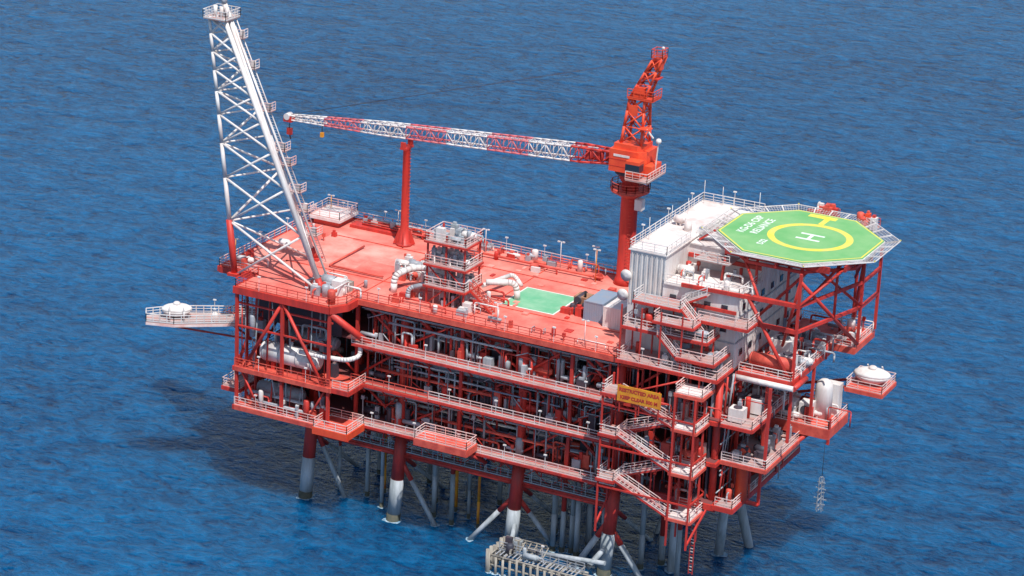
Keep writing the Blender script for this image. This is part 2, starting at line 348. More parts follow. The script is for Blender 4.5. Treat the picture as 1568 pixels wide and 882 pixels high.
for i in range(14): feet.append(((38+i*.95,-6.4,0),.25))

FO=mat('foam_white',(.50,.62,.68),.8,(.06,.20,.34),1.,2.2,detail=8)
M=MB()
for (c,r) in feet:
    if c[1]>15: continue
    n=18; o=len(M.v); ph=U(0,6)
    for i in range(n):
        t=2*math.pi*i/n; k=r+.10+abs(math.sin(t*1.5+ph))*U(.0,.35)*(r+.25)*1.4
        M.v.append((c[0]+r*.8*math.cos(t),c[1]+r*.8*math.sin(t),.02)); M.v.append((c[0]+k*math.cos(t),c[1]+k*math.sin(t),.02))
    for i in range(n): j=(i+1)%n; M.face([o+2*i,o+2*i+1,o+2*j+1,o+2*j],FO)
M.obj('sea_foam')

# ------------------------------------------------------------------ flare tower
F=E('flare_tower'); M=MB()
A=[(-2.4,-1.2,Z4+.0),(10.7,-1.2,Z4),(3,9.6,Z4)]; B=[(-6.4,-1.2,62.),(-4.1,-1.2,62),(-5.2,.9,62)]
ts=[0,.215,.385,.52,.63,.72,.80,.87,.94,1]
M.lattice(A,B,ts,.32,.17,lambda t:WHT,cross='front',rc2=.2)
for j,k in((0,.22),(1,.06),(2,.05)):
    a=Vector(A[j]);b=a.lerp(Vector(B[j]),k); M.tube(a,b,.43,RED,10)
a=Vector(A[1]); b=Vector(B[1]); M.tube(a.lerp(b,.06),b,.40,WHT,10,.28)
for p in A: M.box((p[0]-.7,p[1]-.7,Z4),(p[0]+.7,p[1]+.7,Z4+.35),RED)
for off,r in(((-1.2,1.6),.22),((-.9,3.2),.14)):
    a=Vector((10.7+off[0],-1.2+off[1],Z4)); b=Vector((-4.6+off[0]*.2,-.6+off[1]*.2,63.8)); M.tube(a,b,r,WHT,9)
    M.tube(b,b+Vector((0,0,.8)),r*1.3,GRY,9)
a=Vector(A[2])+Vector((.9,0,0));b=Vector(B[2])+Vector((.8,0,0)); M.tube(a,b,.08,WHT,6); a2=a+Vector((.7,0,0)); b2=b+Vector((.5,0,0)); M.tube(a2,b2,.08,WHT,6)
for i in range(90):
    t=i/90; M.beam(a.lerp(b,t),a2.lerp(b2,t),.06,WHT)
for i,t in enumerate((.12,.22,.3,.41,.47,.63,.8,.92)):
    p=a.lerp(b,t); s=1.1-.4*t
    M.box((p.x-.2,p.y-s,p.z-.08),(p.x+s*1.3,p.y+s*.5,p.z),GRAT); M.rail([(p.x-.2,p.y-s,p.z),(p.x+s*1.3,p.y-s,p.z),(p.x+s*1.3,p.y+s*.5,p.z)],RW,sp=.8)
    M.box((p.x+.3,p.y-.4,p.z+.1),(p.x+.8,p.y,p.z+.9),R.choice([WHT,GRY]))
M.box((-6.9,-1.8,61.9),(-3.6,1.5,62.02),GRAT); M.rail([(-6.9,-1.8,62),(-3.6,-1.8,62),(-3.6,1.5,62),(-6.9,1.5,62)],WHT,closed=True,sp=.7)
for x in(-6,-5.1,-4.3): M.tube((x,-.4,62),(x,-.4,63.4),.2,WHT,8,.28)
M.box((-5.5,-.3,62.03),(-4.6,.8,63),GRY)
M.tube((9,1.6,Z4+.9),(10.8,1.6,Z4+.9),.7,GRY,14); M.box((8.6,.8,Z4),(11.2,2.4,Z4+.4),RED); M.box((11.5,-.6,Z4),(12.9,.9,Z4+1.9),WHT); M.box((11.4,1.4,Z4),(13,2.4,Z4+1.2),FEN)
M.obj('lattice_tower',F)

# ------------------------------------------------------------------ crane
C=E('pedestal_crane'); M=MB(); kx,ky=40.5,24.0
M.lathe((kx,ky,0),[(1.5,Z4),(1.25,Z4+.8),(1.15,Z4+1),(1.08,42.6),(1.5,43.2),(1.5,43.9)],RED,22)
M.lathe((kx,ky,0),[(1.2,40.8),(2.5,41.5),(2.5,41.7),(1.2,41.7)],REDL,20)
n=14; M.rail([(kx+2.5*math.cos(2*math.pi*i/n),ky+2.5*math.sin(2*math.pi*i/n),41.7) for i in range(n)],REDL,closed=True,sp=1.2)
M.box((kx+1.4,ky-1.6,39.6),(kx+2.4,ky-.6,41),WHT)
for i in range(24): M.beam((kx+.9,ky-1.15,Z4+1+i*.5),(kx+.5,ky-1.3,Z4+1+i*.5),.05,REDL)
M.lathe((kx,ky,0),[(2.1,43.9),(2.1,44.3),(1.9,44.39)],DRK,20)
M.prism([(kx-2.2,ky-2.2),(kx+1.8,ky-2.2),(kx+2.6,ky-1.4),(kx+2.6,ky+2),(kx-2.2,ky+2)],44.4,47.3,ORG)
M.prism([(kx-1.8,ky-1.8),(kx+1.4,ky-1.8),(kx+2.,ky-1.2),(kx+2.,ky+1.6),(kx-1.8,ky+1.6)],47.3,48.0,ORG)
M.box((kx-1.6,ky-2.24,46.4),(kx+.6,ky-2.18,46.7),WHT)
M.box((kx+.9,ky-3.9,44.6),(kx+2.7,ky-2.3,46.6),ORG); M.box((kx+.84,ky-3.95,45.3),(kx+2.76,ky-2.6,46.2),GLS)
for z in (45.1,46.0): M.box((kx-2.23,ky-2.23,z),(kx+1.8,ky-2.2,z+.06),RED)
M.box((kx+1,ky-4.1,44.1),(kx+4,ky+1.5,44.25),GRAT); M.rail([(kx+1,ky-4.1,44.25),(kx+4,ky-4.1,44.25),(kx+4,ky+1.5,44.25)],RW,sp=1)
M.box((kx+2.7,ky-2.2,44.3),(kx+3.7,ky+.8,45.8),ORG)
M.beam((kx+3.6,ky-1,44.2),(kx+3.9,ky-1,48.6),.12,WHT); M.lathe((kx+3.9,ky-1,48.6),[(.05,0),(.3,.1),(.38,.35),(.28,.6),(.05,.7)],WHT,12)
A=[(kx-1.1,ky-1.3,48.),(kx+1.7,ky-1.3,48.),(kx+1.7,ky+1.3,48.),(kx-1.1,ky+1.3,48.)]
B=[(kx-.4,ky-.9,54),(kx+1.6,ky-.9,54),(kx+1.6,ky+.9,54),(kx-.4,ky+.9,54)]
M.lattice(A,B,[0,.36,.7,1],.18,.10,lambda t:ORG,cross=True)
B2=[(kx+2.2,ky-.7,59),(kx+3.5,ky-.7,59.4),(kx+3.5,ky+.7,59.4),(kx+2.2,ky+.7,59)]
M.lattice(B,B2,[0,.34,.67,1],.15,.08,lambda t:ORG,cross=True)
M.box((kx-.6,ky-1.3,53.8),(kx+2.9,ky+1.3,54),ORG); M.rail([(kx-.6,ky-1.3,54),(kx+2.9,ky-1.3,54),(kx+2.9,ky+1.3,54)],ORG,sp=.9)
M.box((kx+.2,ky-1.05,54.1),(kx+1.5,ky-.3,55.4),ORG); M.box((kx-.5,ky-1.1,51.6),(kx+.8,ky-.95,53.0),ORG)
M.box((kx+1.2,ky-.8,56.6),(kx+3.2,ky+.8,56.75),RED)
M.rail([(kx+2.1,ky-.8,59.3),(kx+3.6,ky-.8,59.4),(kx+3.6,ky+.8,59.4),(kx+2.1,ky+.8,59.3)],ORG,closed=True,sp=.7)
M.box((kx+2.6,ky-.5,57.8),(kx+3.3,ky+.5,58.6),ORG); M.tube((kx+2.5,ky-.5,58.9),(kx+2.5,ky+.5,58.9),.4,RED,12)
M.beam((kx+3.3,ky,59.4),(kx+3.3,ky,60.4),.08,WHT); M.lathe((kx+3.3,ky,60.4),[(.05,0),(.2,.1),(.2,.3),(.05,.4)],WHT,8)
M.box((kx+1.6,ky-2.4,50.4),(kx+3,ky-1,50.5),ORG); M.beam((kx+2.6,ky-2,50.5),(kx+3.6,ky-2,49.5),.15,WHT)
M.obj('pedestal_and_mast',C)
M=MB()
p=Vector((38.2,23.9,45.6));q=Vector((-7.2,19.4,44.2));d=(q-p).normalized();sd=d.cross(Vector((0,0,1))).normalized();Zv=Vector((0,0,1))
def cr(c,w,h): return [c-sd*w-Zv*h,c+sd*w-Zv*h,c+sd*w+Zv*h,c-sd*w+Zv*h]
bands=[(.12,RED),(.25,WHT),(.38,BND),(.5,WHT),(.63,BND),(.76,WHT),(.89,BND),(1.1,WHT)]
def bm(off,ln):
    def f(t):
        t=off+ln*t
        for k,m in bands:
            if t<k: return m
    return f
c1=p+(q-p)*.1;c2=p+(q-p)*.7
M.lattice(cr(p,.7,.75),cr(c1,.95,.95),[0,.33,.66,1],.15,.09,bm(0,.1))
M.lattice(cr(c1,.95,.95),cr(c2,.75,.72),[i/24 for i in range(25)],.11,.055,bm(.1,.6))
M.lattice(cr(c2,.75,.72),cr(q,.4,.28),[i/13 for i in range(14)],.10,.05,bm(.7,.3))
for k in (0,.03,.06): c=p+(q-p)*k; M.box((c.x-1,c.y-.7,c.z-.6),(c.x-.4,c.y+.7,c.z+.5),RED)
M.beam(p+Zv*.9+(q-p)*.05,c2+Zv*.75,.1,WHT)
M.box((q.x-.7,q.y-.5,q.z-.6),(q.x+.5,q.y+.5,q.z+.2),RED); M.tube((q.x-.2,q.y-.55,q.z+.1),(q.x-.2,q.y+.55,q.z+.1),.45,WHT,12)
M.tube((q.x,q.y,q.z),(q.x,q.y,q.z-1.6),.05,BLK,5); M.box((q.x-.35,q.y-.2,q.z-2.4),(q.x+.35,q.y+.2,q.z-1.5),RED); M.tube((q.x,q.y,q.z-2.4),(q.x+.2,q.y,q.z-3),.1,DRK,6)
M.tube((q.x+5,q.y,q.z),(q.x+5,q.y,q.z-1.4),.05,BLK,5); M.box((q.x+4.8,q.y-.2,q.z-1.9),(q.x+5.2,q.y+.2,q.z-1.3),YEL2)
for o in(-.35,.35): M.tube((kx+2.8,ky+o,59.2),(q.x+.3,q.y+o*.6,q.z+.4),.02,DRK,4)
M.obj('lattice_boom',C)
BR=E('boom_rest_post'); M=MB()
M.lathe((9.66,21.15,0),[(1.1,Z4),(1.1,Z4+.3),(.75,Z4+.35),(.55,Z4+2.6),(.48,42.3),(.55,42.4)],RED,16)
for a in range(4):
    t=a*math.pi/2+.4; M.beam((9.66+.5*math.cos(t),21.15+.5*math.sin(t),Z4+2),(9.66+1.2*math.cos(t),21.15+1.2*math.sin(t),Z4+.1),.12,RED,.6)
M.box((9.2,20.1,42.4),(10.1,22.2,42.65),RED); M.box((9.3,20.1,42.65),(10.0,20.3,43.4),RED); M.box((9.3,22.0,42.65),(10.0,22.2,43.4),RED)
for i in range(26): M.beam((10.2,20.9,Z4+.5+i*.5),(10.2,21.4,Z4+.5+i*.5),.05,REDL)
M.obj('post',BR)

# ------------------------------------------------------------------ deck equipment
D=E('process_skid_tower'); M=MB(); cx,cy=25.4,5.4
for x in(cx-2.6,cx,cx+2.6):
    for y in(cy-2,cy+2): M.beam((x,y,Z4),(x,y,38.4),.2,RED)
for z in(31.6,34.4,37.4):
    M.box((cx-2.9,cy-2.3,z-.1),(cx+2.9,cy+2.3,z),GRAT)
    for y in(cy-2.38,cy+2.38): M.beam((cx-2.9,y,z-.2),(cx+2.9,y,z-.2),.14,RED,.24)
    for x in(cx-2.98,cx+2.98): M.beam((x,cy-2.3,z-.2),(x,cy+2.3,z-.2),.14,RED,.25)
    M.rail([(cx-2.8,cy-2.25,z),(cx+2.8,cy-2.25,z),(cx+2.8,cy+2.25,z),(cx-2.8,cy+2.25,z)],RW,closed=True,sp=1.1)
    clutter(M,cx-2.2,cx+2.2,cy-1.6,cy+1.6,z,1.8,18,[GRY,WHT,WHT,CON,GRY])
for x in (cx-2.6,cx): M.tube((x,cy-2,Z4),(x+2.6,cy-2,31.4),.1,RED,6); M.tube((x+2.6,cy-2,31.8),(x,cy-2,34.2),.1,RED,6)
clutter(M,cx-2.2,cx+2.2,cy-1.8,cy+1.8,Z4,2,20,[GRY,WHT,GRY,DRK]); M.box((cx-2.2,cy-1.2,34.4),(cx-1.2,cy+.4,35.8),WHT)
for i in range(8): x=U(cx-2.3,cx+2.3); y=U(cy-1.9,cy); M.tube((x,y,Z4),(x,y,U(33,37)),.09,R.choice([GRY,WHT]),6)
M.stair((cx+3,cy-1.2,31.6),(cx+6.2,cy-1.2,Z4),(0,1,0),RED,REDL,.8)
M.obj('skid_frame',D)

Dk=E('deck_piping'); M=MB()
M.pipe([(17.5,4.6,Z4),(17.5,4.6,Z4+2.2),(18.6,8,Z4+2.6),(22.4,8.6,Z4+2.6)],.42,WHT,14,1.6)
M.pipe([(20.3,3.2,Z4),(20.3,3.2,Z4+1.5),(22.8,5,Z4+2.2)],.3,GRY,10,.8)
M.pipe([(28.4,8.6,Z4+2.3),(31.6,10.6,Z4+2.3),(31.8,10.8,Z4)],.4,WHT,14,1.0)
M.pipe([(27.5,9.5,Z4+1.4),(28.8,15.5,Z4+1.4),(30,15.5,Z4)],.3,WHT,10,1.0)
for i in range(5):
    x=15.5+i*1.5; y=9.5+.6*i; M.lathe((x,y,Z4+.5),[(.5,-.2),(.5,.6),(.25,.9),(.12,1.3),(.4,1.35),(.4,1.45),(.05,1.5)],R.choice([GRY,WHT]),12)
    M.vessel((x-.7,y+.6,Z4+1.9),(x+.8,y+.6,Z4+1.9),.42,R.choice([WHT,GRY]),12)
clutter(M,14.5,23,8.5,13,Z4,2.4,34,[WHT,GRY,GRY,WHT,REDL])
clutter(M,28.3,30,2.5,9,Z4,1.8,9,[WHT,GRY,RED])
clutter(M,-4,2,11,20,Z4,1.2,7,[RED,REDL,WHT])
clutter(M,8,13.5,-3.6,4,Z4,1.8,22,[WHT,GRY,REDL,GRY]); clutter(M,-5,-2.5,1.5,6,Z4,1.6,8,[RED,WHT,REDL]); clutter(M,12,22,1,5,Z4,.8,10,[REDL,RED,GRY])
for i in range(4): M.tube((1.5,24.2+.4*i,Z4+.6+.15*i),(12,24.2+.4*i,Z4+.6+.15*i),.12,[RED,REDL,RED,GRY][i],7)
M.box((0,23.4,Z4),(7,25.3,Z4+.4),RED)
clutter(M,1,37,24.3,25.6,Z4,1.5,44,[RED,WHT,REDL,GRY,GRY])
clutter(M,16,38,21,23.6,Z4,1.,10,[RED,REDL,WHT])
clutter(M,24,46,.6,2,Z4,1.,11,[RED,REDL,WHT,GRY]); clutter(M,40,49,15,23,Z4,1.6,14,[RED,REDL,GRY,WHT])
M.pipe([(14,22.8,Z4+.5),(38,22.8,Z4+.5)],.16,REDL,7)
M.pipe([(6,17,Z4+.3),(6,8,Z4+.3),(14,8,Z4+.3)],.13,REDL,7)
for x in(14.5,29.8): M.beam((x,.6,Z4+.05),(x,24,Z4+.05),.09,REDL,.1)
for y in(7.2,19.5): M.beam((0,y,Z4+.05),(48,y,Z4+.05),.09,REDL,.11)
for i in range(30):
    x=U(15,48);y=U(1,22)
    M.box((x,y,Z4+.003),(x+U(.3,1.),y+U(.3,1.),Z4+U(.06,.22)),R.choice([REDL,PINK,RED,PINK]))
M.prism([(-.5,9),(9,9),(9,13),(13,13),(13,19),(3,19),(3,21),(-.5,21)],Z4+.002,Z4+.012,PINK)
M.prism([(17,14),(24,14),(24,19),(17,19)],Z4+.002,Z4+.01,PINK)
M.obj('pipes_and_valves',Dk)
Mt=E('green_deck_mat'); M=MB()
M.box((30.7,8.35,Z4+.002),(38.05,15.7,Z4+.02),WMK); M.box((30.9,8.55,Z4+.021),(37.85,15.5,Z4+.035),GRN2); M.obj('mat_panel',Mt)
for i,(x,y,h) in enumerate(((31.5,23.5,4.),(37.2,22.2,4.4),(44.5,18.5,4.6),(20,24.6,3.2),(-4.5,26,3),(6,26,2.8),(34,1,3),(-5,3,3.2),(46,.6,3.4),(35.6,25.4,3.6))):
    Lp=E('deck_lamp_post'); M=MB(); M.tube((x,y,Z4),(x,y,Z4+h),.05,YEL2 if i%3==1 else WHT,6); M.beam((x-.4,y,Z4+h),(x+.4,y,Z4+h),.05,WHT); M.box((x-.5,y-.1,Z4+h-.08),(x-.2,y+.1,Z4+h+.06),WHT); M.box((x+.2,y-.1,Z4+h-.08),(x+.5,y+.1,Z4+h+.06),WHT); M.obj('pole_and_floodlight',Lp)
def container(name,x0,y0,z0,l,w,h,m):
    o=E(name); M=MB(); M.box((x0+.06,y0+.06,z0+.12),(x0+l-.06,y0+w-.06,z0+h-.06),m)
    for x in(x0,x0+l-.14):
        for y in(y0,y0+w-.14): M.box((x,y,z0),(x+.14,y+.14,z0+h),m)
    for z in(z0+.01,z0+h-.15): 
        for y in(y0+.01,y0+w-.11): M.box((x0+.01,y,z),(x0+l-.01,y+.1,z+.14),m)
    k=int(l/.35)
    for i in range(k): x=x0+.2+i*(l-.4)/k; M.box((x,y0+.02,z0+.2),(x+.14,y0+.05,z0+h-.2),m)
    k=int(w/.35)
    for i in range(k): y=y0+.2+i*(w-.4)/k; M.box((x0+l-.05,y,z0+.2),(x0+l-.02,y+.14,z0+h-.2),m)
    M.obj('corrugated_box',o)
container('shipping_container',41.8,9,Z4,2.6,5,2.5,BLU); container('shipping_container',44.9,8.,Z4,2.4,5.6,2.7,WHT)
G=E('generator_skid'); M=MB(); M.box((38.6,11.6,Z4),(41.2,14.6,Z4+.3),DRK); M.box((39,12,Z4+.3),(40.8,14,Z4+1.6),RUST); M.tube((39.6,11.8,Z4+1.2),(39.6,14.2,Z4+1.2),.5,DRK,12); M.tube((40.4,12.4,Z4+1.6),(40.4,12.4,Z4+2.4),.15,BLK,8); clutter(M,38.8,41,9,12,Z4,1.4,8,[DRK,RUST,RED]); M.obj('engine_unit',G)

# ------------------------------------------------------------------ accommodation
Q=E('accommodation_block'); M=MB()
T=41.2
M.box((49.8,4,Z4),(54.4,YB,T),WHT); M.box((54.4,11,Z4),(64,YB-.01,T-.3),WHT); M.box((54.41,3.6,Z4),(64,10.99,38),WHT)
M.box((49.6,3.8,T),(54.6,YB+.2,T+.15),ROOF); M.box((54.6,10.8,T-.3),(64.2,YB+.19,T-.14),ROOF); M.box((54.6,3.4,38),(64.2,10.8,38.15),ROOF)
for i in range(14): x=50+i*.32; M.box((x,3.9,Z4+5.5),(x+.14,4,T-.3),GRY if i%2 else WHT)
for i in range(40):
    y=3.9+i*.56; top=38 if y<10.6 else T-.35; M.box((64,y,Z4+.1),(64.06,y+.12,top),WHT)
for z in (Z4+3.2,Z4+6.4):
    M.box((64.06,3.7,z),(64.14,YB,z+.18),GRY); M.box((54.4,3.44,z),(64,3.52,z+.16),GRY)
for z in (Z4+1.3,Z4+4.5,Z4+7.):
    for i in range(7): y=5+i*3; M.box((64.07,y,z),(64.12,y+.9,z+.8),GLS); 
    for i in range(4): x=55.4+i*2.2; M.box((x,3.5,z),(x+.8,3.56,z+.8),GLS); M.box((x-.08,3.53,z-.08),(x+.88,3.57,z),GRY)
for y in(9,18): M.box((64.07,y+1.4,Z4+.1),(64.13,y+2.3,Z4+2.1),BLU)
M.rail([(49.7,3.9,T+.15),(49.7,YB,T+.15),(58,YB,T+.15)],WHT); M.rail([(49.7,3.9,T+.15),(54.5,3.9,T+.15),(54.5,10.9,T+.15)],WHT)
M.rail([(54.6,3.5,38.15),(64.1,3.5,38.15),(64.1,10.7,38.15)],WHT)
clutter(M,55,63,4.4,10,38.15,1.3,18,[WHT,ROOF,REDL,GRY,RED]); clutter(M,50.5,57,12,25,T+.15,.7,5,[WHT,GRY,ROOF])
for (x,y,z) in((49.6,3.7,38),(49.3,3.7,35.5)): M.lathe((x,y,z),[(.1,.3),(.5,.1),(.75,-.15),(.1,-.05)],WHT,14,axis='y'); M.beam((x,y+.2,z),(50,4.2,z-.4),.1,GRY)
for (x,y,h) in((50.2,25,3.2),(52.5,25.5,2.6),(50.2,15,2.6),(50.3,8,3),(57.5,25.4,2.8),(50.2,20,2.2)): M.tube((x,y,T),(x,y,T+h),.035,WHT,5)
M.beam((54.5,10.7,39.6),(64,10.7,39.6),.25,RED,.5); M.beam((54.5,3.3,36.2),(64,3.3,36.2),.2,RED,.4)
M.obj('accommodation_building',Q)

# near-side access platforms and stairs
S=E('external_staircase'); M=MB()
plat(51.2,62,-.2,3.4,33.2,GRAT,RW,.35,RED,'swe'); plat(52,58,.6,3.4,36.3,GRAT,WHT,.3,RED,'swe'); plat(51.2,64,-1.4,3.4,Z4+.3,GRAT,RW,.4,RED,'swe')
plat(58.8,63.5,-1.5,3.3,31.2,GRAT,RW,.35,RED,'se'); plat(60,66.2,1.5,5,35.2,GRAT,RW,.35,RED,'se'); plat(55.5,60.5,-1.2,1,35,GRAT,RW,.3,RED,'swe')
M.stair((57.8,1,36.3),(61,1,33.2),(0,1,0),RED,RW); M.stair((56,-1,33.2),(60,-1,Z4+.3),(0,1,0),RED,RW); M.stair((60.6,2.2,38),(57.5,2.2,36.3),(0,1,0),RED,WHT,.9)
for x in(51.4,54,56.5,59.2,61.8): 
    for y in(-1.2,2.4): M.beam((x,y,Z1-.6),(x,y,36.2 if x<60 else 35),.16,RED)
ls=[(52,Z4-3.0),(60,Z4-5.6),(52,Z4-8.2),(60,Z4-11.2),(52,Z4-14),(60,Z4-17)]
for i,(x,z) in enumerate(ls):
    if x==52: plat(50.8,53,-4.4,-1.3,z,GRAT,RW,.35,RED,'swe' if i else 'sw')
    else: plat(60,63,-4.2,-.4,z,ROOF,RW,.35,REDL,'sne')
plat(60,63.4,-4,-.4,Z4-1.2,ROOF,RW,.4,REDL,'swe')
for i in range(5):
    (x0,z0),(x1,z1)=ls[i],ls[i+1]; xa,xb=(53,60) if x0<x1 else (60,53)
    y=-4.2 if i%2==0 else -2.6
    M.stair((xa,y,z0),(xb,y,z1),(0,1,0),RED,RW,1.1)
for x in(51,60.2,62.8):
    for y in(-4.3,-1.4): M.beam((x,y,Z1-5 if x<60 else Z1-4.6),(x,y,Z4-1.5),.2,RED)
for z in (Z4-4.5,Z4-9.8,Z4-15):
    M.beam((51,-4.3,z),(62.8,-4.3,z),.14,RED,.2); M.beam((62.8,-4.3,z),(62.8,0,z),.16,RED,.25)
    M.tube((51,-1.5,z),(60,-1.5,z+4),.12,RED,6)
M.beam((62.8,-4.2,Z1-4),(63.5,0,Z1-.5),.2,RED); M.beam((51,-4.2,Z1-4),(51,0,Z1-1),.2,RED)
clutter(M,52,62,-1.1,2,Z3,3,26,INN); clutter(M,52,62,-1.1,2,Z2,3,26,INN); clutter(M,52,62,-1.1,2,Z1,3,18,INN); clutter(M,52,63,.2,2.5,Z4+.3,2.4,20,[WHT,GRY,RED,BLU]); clutter(M,52,61,.6,3,33.2,2,16,[WHT,GRY,RED,GRY])
M.obj('stairs_and_landings',S)
SG=E('yellow_sign_board'); M=MB(); M.box((53,-4.75,25.6),(58.6,-4.65,27.6),YEL2)
for x in(53.3,55.8,58.3): M.beam((x,-4.6,24.2),(x,-4.6,27.7),.12,RED)
M.beam((53,-4.6,25.3),(58.6,-2,25.3),.1,RED); M.obj('board',SG)
text('RESTRICTED AREA',.62,(55.8,-4.77,27.05),(math.pi/2,0,0),RED,'lettering_top',SG); text('KEEP CLEAR 500 M',.58,(55.8,-4.77,26.15),(math.pi/2,0,0),RED,'lettering_bottom',SG)

# ------------------------------------------------------------------ east platforms
W=E('east_utility_platforms'); M=MB()
plat(64.4,71,4.5,25.5,Z4-.3,REDL,RW,.7,RED,'sne')
M.tube((64,3.9,Z4-.9),(71.6,3.9,Z4-.9),.34,WHT,12); M.tube((71.6,3.9,Z4-.9),(71.6,8,Z4-.9),.34,RED,12)
plat(71.2,74.2,17,24,Z4+.6,REDL,RW,.8,REDL,'sne')
plat(64.4,73.6,12,18.5,20.6,REDL,RW,1.3,REDL,'sne')
plat(64.4,70,1,12,Z2+.2,GRAT,RW,.5,REDL,'sne'); plat(64.4,68.4,-.2,11,Z3,GRAT,RW,.4,RED,'sne'); plat(64.4,66.6,0,22,Z1,GRAT,RW,.6,RED,'sne')
plat(73.4,78.,17.6,22.6,24.2,REDL,RW,.5,REDL,'snwe')
M.beam((74,19,24),(65,19,21),.3,RED); M.beam((74,22,24),(64,22,21),.3,RED)
clutter(M,65,70.5,6,24,Z4-.3,3,44,[WHT,GRY,GRY,RED,GRY,DRK]); clutter(M,65,73,12.6,18,20.6,2.2,14,[WHT,WHT,RED,GRY]); clutter(M,65,69.5,1.6,11,Z2+.2,3,22,[WHT,GRY,GRY,REDL,DRK]); clutter(M,64.6,68,.4,10,Z3,3,20,[WHT,RED,GRY,DRK]); clutter(M,71.4,73.8,17.5,23.5,Z4+.6,2,10,[RED,REDL,WHT])
clutter(M,64.5,66.2,1,20,Z1,3,18,[RED,GRY,REDL])
for z0,z1 in((Z1,Z2),(Z2,Z3),(Z3,Z4)):
    for i in range(26): y=U(.5,25); M.tube((64.3,y,z0),(64.3+U(0,.5),y,z1),R.choice((.05,.08,.12)),R.choice([RED,GRY,RED,GRY]),6)
    for i in range(7): z=U(z0+1,z1-.5); M.tube((64.4,U(0,8),z),(64.4,U(14,25),z),R.choice((.08,.14)),R.choice([RED,GRY,CON]),6)
    M.box((62.6,1,z0),(62.8,25,z1-.3),GRY if z0==Z3 else DRK)
M.lathe((66.3,3.4,Z1),[(.75,0),(.75,6.4),(.5,6.8),(.1,7)],ORG,16)
M.lathe((71.4,15.6,20.6),[(1.1,0),(1.1,3.8),(.95,4.4),(.5,4.8),(.05,4.9)],WHT,18); M.box((70.6,16.6,20.6),(73,17.9,24.6),WHT)
for (x,y) in((67.2,12.7),(69.2,13.2)):
    M.box((x,y,20.9),(x+1.6,y+1.6,22.8),WHT); M.lathe((x+.8,y-.02,21.9),[(.6,-.05),(.6,.0)],DRK,14,axis='y')
for (x,y,z,s) in((65,.6,Z3,1.8),(65.6,4.2,Z3,2),(65,8,Z3,1.8),(68.2,7.,Z4-.3,2),(66,10,Z4-.3,2.6)): M.box((x,y,z+.2),(x+s,y+s*.8,z+s),WHT); M.lathe((x+s/2,y+s*.4,z+s),[(s*.3,0),(s*.3,.12)],DRK,12)
M.vessel((65.5,6,Z4+1.1),(70.4,6,Z4+1.1),.8,REDL,16)
for (x,y,z0,z1) in((71,5,20.8,42),(71.2,24.6,Z4,42),(64.6,5,Z1,Z4),(68,5,Z1-1,Z4),(71,12.4,20,Z4),(73.6,12.2,18.6,22),(64.6,22,Z1,Z4),(69.8,1.2,Z2,Z4-.3),(74.4,17.4,Z4+1,42),(74.4,23.6,Z4+1,41)): M.beam((x,y,z0),(x,y,z1),.32,RED)
M.tube((71,5,Z4-1),(64.6,5,38),.24,RED,8); M.tube((64.4,9,Z1),(71,12.4,19.4),.3,RED,9); M.tube((64.4,20,Z1),(71,18,19),.3,RED,9); M.tube((68,5,Z1-1),(64,3,Z1),.3,RED)
M.tube((74.4,17.4,41),(71.2,24.6,Z4),.22,RED,8); M.tube((71,5,41),(74.4,17.4,Z4+1),.24,RED,8); M.tube((71,5,41),(67,11,Z4),.2,RED,8); M.tube((64.4,20,Z4+1),(71.2,24.6,40),.2,RED,8)
for z in(38,34.8): M.beam((64.2,5,z),(71,5,z),.4,RED,.5); M.beam((71,5,z),(74.4,17.4,z),.3,RED,.4); M.beam((74.4,17.4,z),(74.4,23.6,z),.3,RED,.4)
M.beam((57,3,38.5),(71,3.6,38.5),.3,RED,.45)
M.obj('utility_decks',W)
HB=E('hanging_rope_basket'); M=MB(); bx,by=73.3,12.1; M.tube((bx,by,19),(bx,by,14.2),.03,BLK,5)
for i in range(7):
    z=14.2-.7*i+U(-.1,.1); w=(.2,.5,.65,.5,.8,.65,.35)[i]; M.beam((bx-w,by,z),(bx+w,by,z+U(-.2,.2)),.09,GRY); M.beam((bx,by-w,z),(bx,by+w,z),.09,GRY)
for k in range(5):
    t=k*1.257; M.beam((bx+.3*math.cos(t),by+.3*math.sin(t),14.2),(bx+.45*math.cos(t+.6),by+.45*math.sin(t+.6),9.8),.07,GRY)
M.obj('net',HB)

# ------------------------------------------------------------------ helideck
H=E('helideck'); hx,hy,HZ=67.8,16.0,42.8; ox=66.6
def octo(k): 
    t=k*math.tan(math.pi/8); return [(ox+a,hy+b) for a,b in((k,-t),(k,t),(t,k),(-t,k),(-k,t),(-k,-t),(-t,-k),(t,-k))]
ap=9.2
M=MB(); M.prism(octo(ap),HZ-.35,HZ,GRN); M.prism(octo(ap+.12),HZ-.5,HZ-.12,WHT)
o0,o1=octo(ap-.3),octo(ap-.12)
for i in range(8):
    j=(i+1)%8; k=len(M.v); M.v+=[(*o0[i],HZ+.006),(*o0[j],HZ+.006),(*o1[j],HZ+.006),(*o1[i],HZ+.006)]; M.face([k+3,k+2,k+1,k],YEL)
M.ring((hx,hy),4.3,5.15,HZ+.008,YEL)
M.box((hx-1.0,hy+5.2,HZ+.002),(hx-.3,hy+7.49,HZ+.009),YEL); M.prism([(hx-3.2,hy+7.5),(hx+.4,hy+7.5),(hx+.4,hy+8.6),(hx-3.2,hy+8.6)],HZ+.002,HZ+.012,YEL)
for a in(-1,1): M.box((hx-1.5,hy+a*.95-.22,HZ+.002),(hx+1.5,hy+a*.95+.22,HZ+.01),WMK)
M.box((hx-.22,hy-.72,HZ+.002),(hx+.22,hy+.72,HZ+.01),WMK)
M.obj('deck_plate_and_markings',H)
